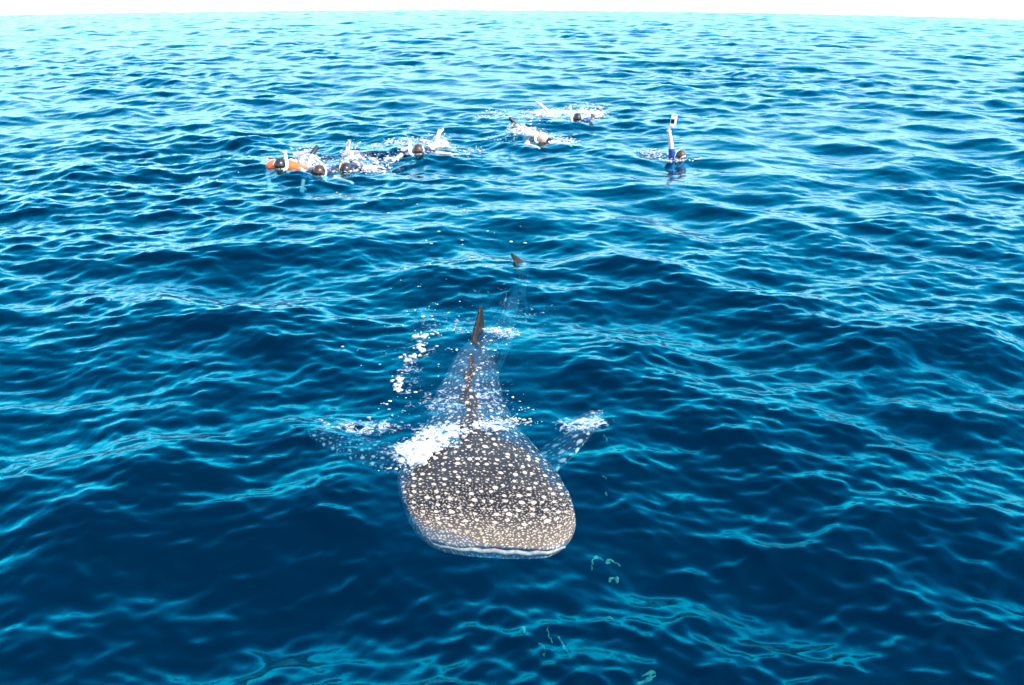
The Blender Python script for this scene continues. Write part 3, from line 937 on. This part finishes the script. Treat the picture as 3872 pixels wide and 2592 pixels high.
foam("white splash behind the snorkeler with the yellow snorkel", [
    (-3.1, 18.25, 0.15, 0.24, 45, 0.0544, 162, 0.33), (-2.55, 17.9, 0.33, 0.55, 36, 0.0483, 216, 0.11), (-2.6, 17, 0.39, 0.22, 31, 0.0362, 148, 0.066), (-3.3, 17.2, 0.28, 0.33, 27, 0.0362, 108, 0.055)], 22, .013)
foam("pale splash beside and behind the snorkeler in dark blue in the middle of the left half", [
    (-2.3, 19.6, 0.61, 0.39, 22, 0.0483, 216, 0.066), (-1.5, 19.55, 0.19, 0.28, 59, 0.0665, 162, 0.275), (-2.05, 18.5, 0.17, 0.28, 31, 0.0423, 54, 0.11), (-1.3, 18.3, 0.39, 0.17, 31, 0.0338, 121, 0.044), (-1, 19.3, 0.33, 0.44, 13, 0.0362, 81, 0.055)], 23, .013)
foam("splash around the snorkeler with the shaved head", [
    (0.25, 21, 0.31, 0.44, 76, 0.0544, 243, 0.242), (0.6, 20.6, 0.39, 0.33, 45, 0.0483, 135, 0.11), (1.05, 20.2, 0.28, 0.28, 27, 0.0362, 148, 0.088), (1, 19.8, 0.22, 0.13, 17, 0.0483, 40, 0.033), (-0.2, 20.3, 0.33, 0.33, 10, 0.0362, 67, 0.044)], 24, .013)
foam("wide churned white splash around the farthest snorkeler", [
    (0.95, 24, 0.5, 0.44, 99, 0.0665, 270, 0.198), (1.7, 23.8, 0.5, 0.44, 91, 0.0604, 270, 0.22), (1.6, 22.95, 0.33, 0.22, 27, 0.0423, 81, 0.066), (0.7, 23, 0.44, 0.28, 31, 0.0483, 108, 0.066), (2.1, 24.6, 0.33, 0.55, 22, 0.0483, 108, 0.22), (-0.3, 23.6, 0.55, 0.55, 17, 0.0423, 81, 0.055)], 25, .015)
foam("small splash around the swimmer with the raised arm", [
    (2.8, 18.7, 0.33, 0.33, 27, 0.0362, 121, 0.055), (3.05, 18.2, 0.22, 0.13, 17, 0.0266, 81, 0.033), (3.45, 18.15, 0.17, 0.11, 6, 0.0242, 27, 0.022)], 26, .012)
foam("stray drops on the waves in front of the snorkelers", [
    (-1.9, 14.9, .6, .4, 0, .02, 14, .02), (-1.2, 14.2, .8, .3, 0, .02, 12, .02), (-2.9, 15.4, .2, .2, 3, .02, 5, .01), (-4.9, 17.0, .5, .9, 0, .02, 16, .02)], 27, .012)

# ------------------------------------------------------------------ scraps drifting under water
WEED = mat_plain('green_weed', (.008, .10, .055), .6, .3, .35, 40)
def weed(label, x, y, depth, strands, seed):
    depth = depth * 1.3 + .04
    rng = random.Random(seed)
    B = []
    for (pts, rad) in strands:
        P_ = bez([Vector((px, py, -depth + rng.uniform(-.01, .01))) for px, py in pts], 5)
        P_ = [p + Vector((rng.gauss(0, .004), rng.gauss(0, .004), rng.gauss(0, .003))) for p in P_]
        B += chain(P_, [rad * rng.uniform(.4, 1.3) for _ in P_], .7)
    z = sea_z(x, y)
    o = link('seaweed_scrap', fuse(balls_mesh('seaweed_scrap', B, ICO1), .004, 1), WEED)
    o.location = (x, y, z)
    setp(o, label, 'seaweed scrap', 'green scraps drifting under the surface')
weed('hooked green scrap just off the right corner of the whale shark mouth', .585, 5.28, .05, [([(-.05, -.09), (-.05, -.02), (-.02, .03), (.0, .045), (.03, .01)], .007), ([(-.025, .03), (.0, .05)], .014)], 1)
weed('arched green scrap, right one of the pair beside the mouth corner', .66, 5.26, .05, [([(-.03, -.01), (-.02, .03), (.02, .04), (.06, -.01)], .008), ([(-.02, .0), (-.02, .02)], .013)], 2)
weed('small curled green scrap below the pair beside the mouth corner', .66, 5.09, .05, [([(-.025, -.015), (-.015, .02), (.02, .02), (.028, -.015)], .008), ([(.02, -.01), (.024, .01)], .014)], 3)
weed('thin bright green strand in the dark water below the whale shark, middle of three', .235, 4.43, .05, [([(-.02, .09), (-.015, .03), (.0, -.02), (.015, -.06)], .0055)], 4)
weed('speckled dark green strand, right of three below the whale shark', .30, 4.43, .10, [([(-.02, .08), (-.005, .03), (.01, -.02), (.035, -.08)], .008)], 5)
weed('faint curved green strand, left of three below the whale shark', .185, 4.43, .12, [([(-.03, .05), (.0, .04), (.015, -.01), (.01, -.05)], .005)], 6)
weed('broad dark green tuft near the bottom right of the whale shark', .76, 4.21, .12, [([(-.05, -.05), (-.02, -.03), (.02, -.02), (.03, .03)], .012), ([(-.02, .01), (.03, .04), (.06, .04)], .010), ([(.0, -.02), (.05, .0)], .009)], 7)
weed('tiny green flake straight below the whale shark mouth', .075, 4.60, .08, [([(-.005, .02), (.0, .0), (.008, -.012)], .010)], 8)
weed('tiny green flake in the dark water right of the three strands', .61, 4.79, .10, [([(-.015, .0), (.0, .008), (.015, -.004)], .008)], 9)
weed('green speck beside the right pectoral fin of the whale shark', .79, 6.95, .07, [([(-.02, .06), (-.01, -.03)], .007)], 10)
weed('green speck below the tip of the right pectoral fin', .83, 6.78, .07, [([(.0, .03), (.01, -.03)], .008)], 12)
weed('pale green speck to the right of the whale shark cheek', .72, 6.27, .07, [([(-.03, .05), (.0, .0)], .008)], 11)
weed('lower pale green speck to the right of the whale shark cheek', .68, 6.08, .07, [([(.02, .03), (.02, -.03)], .007)], 13)
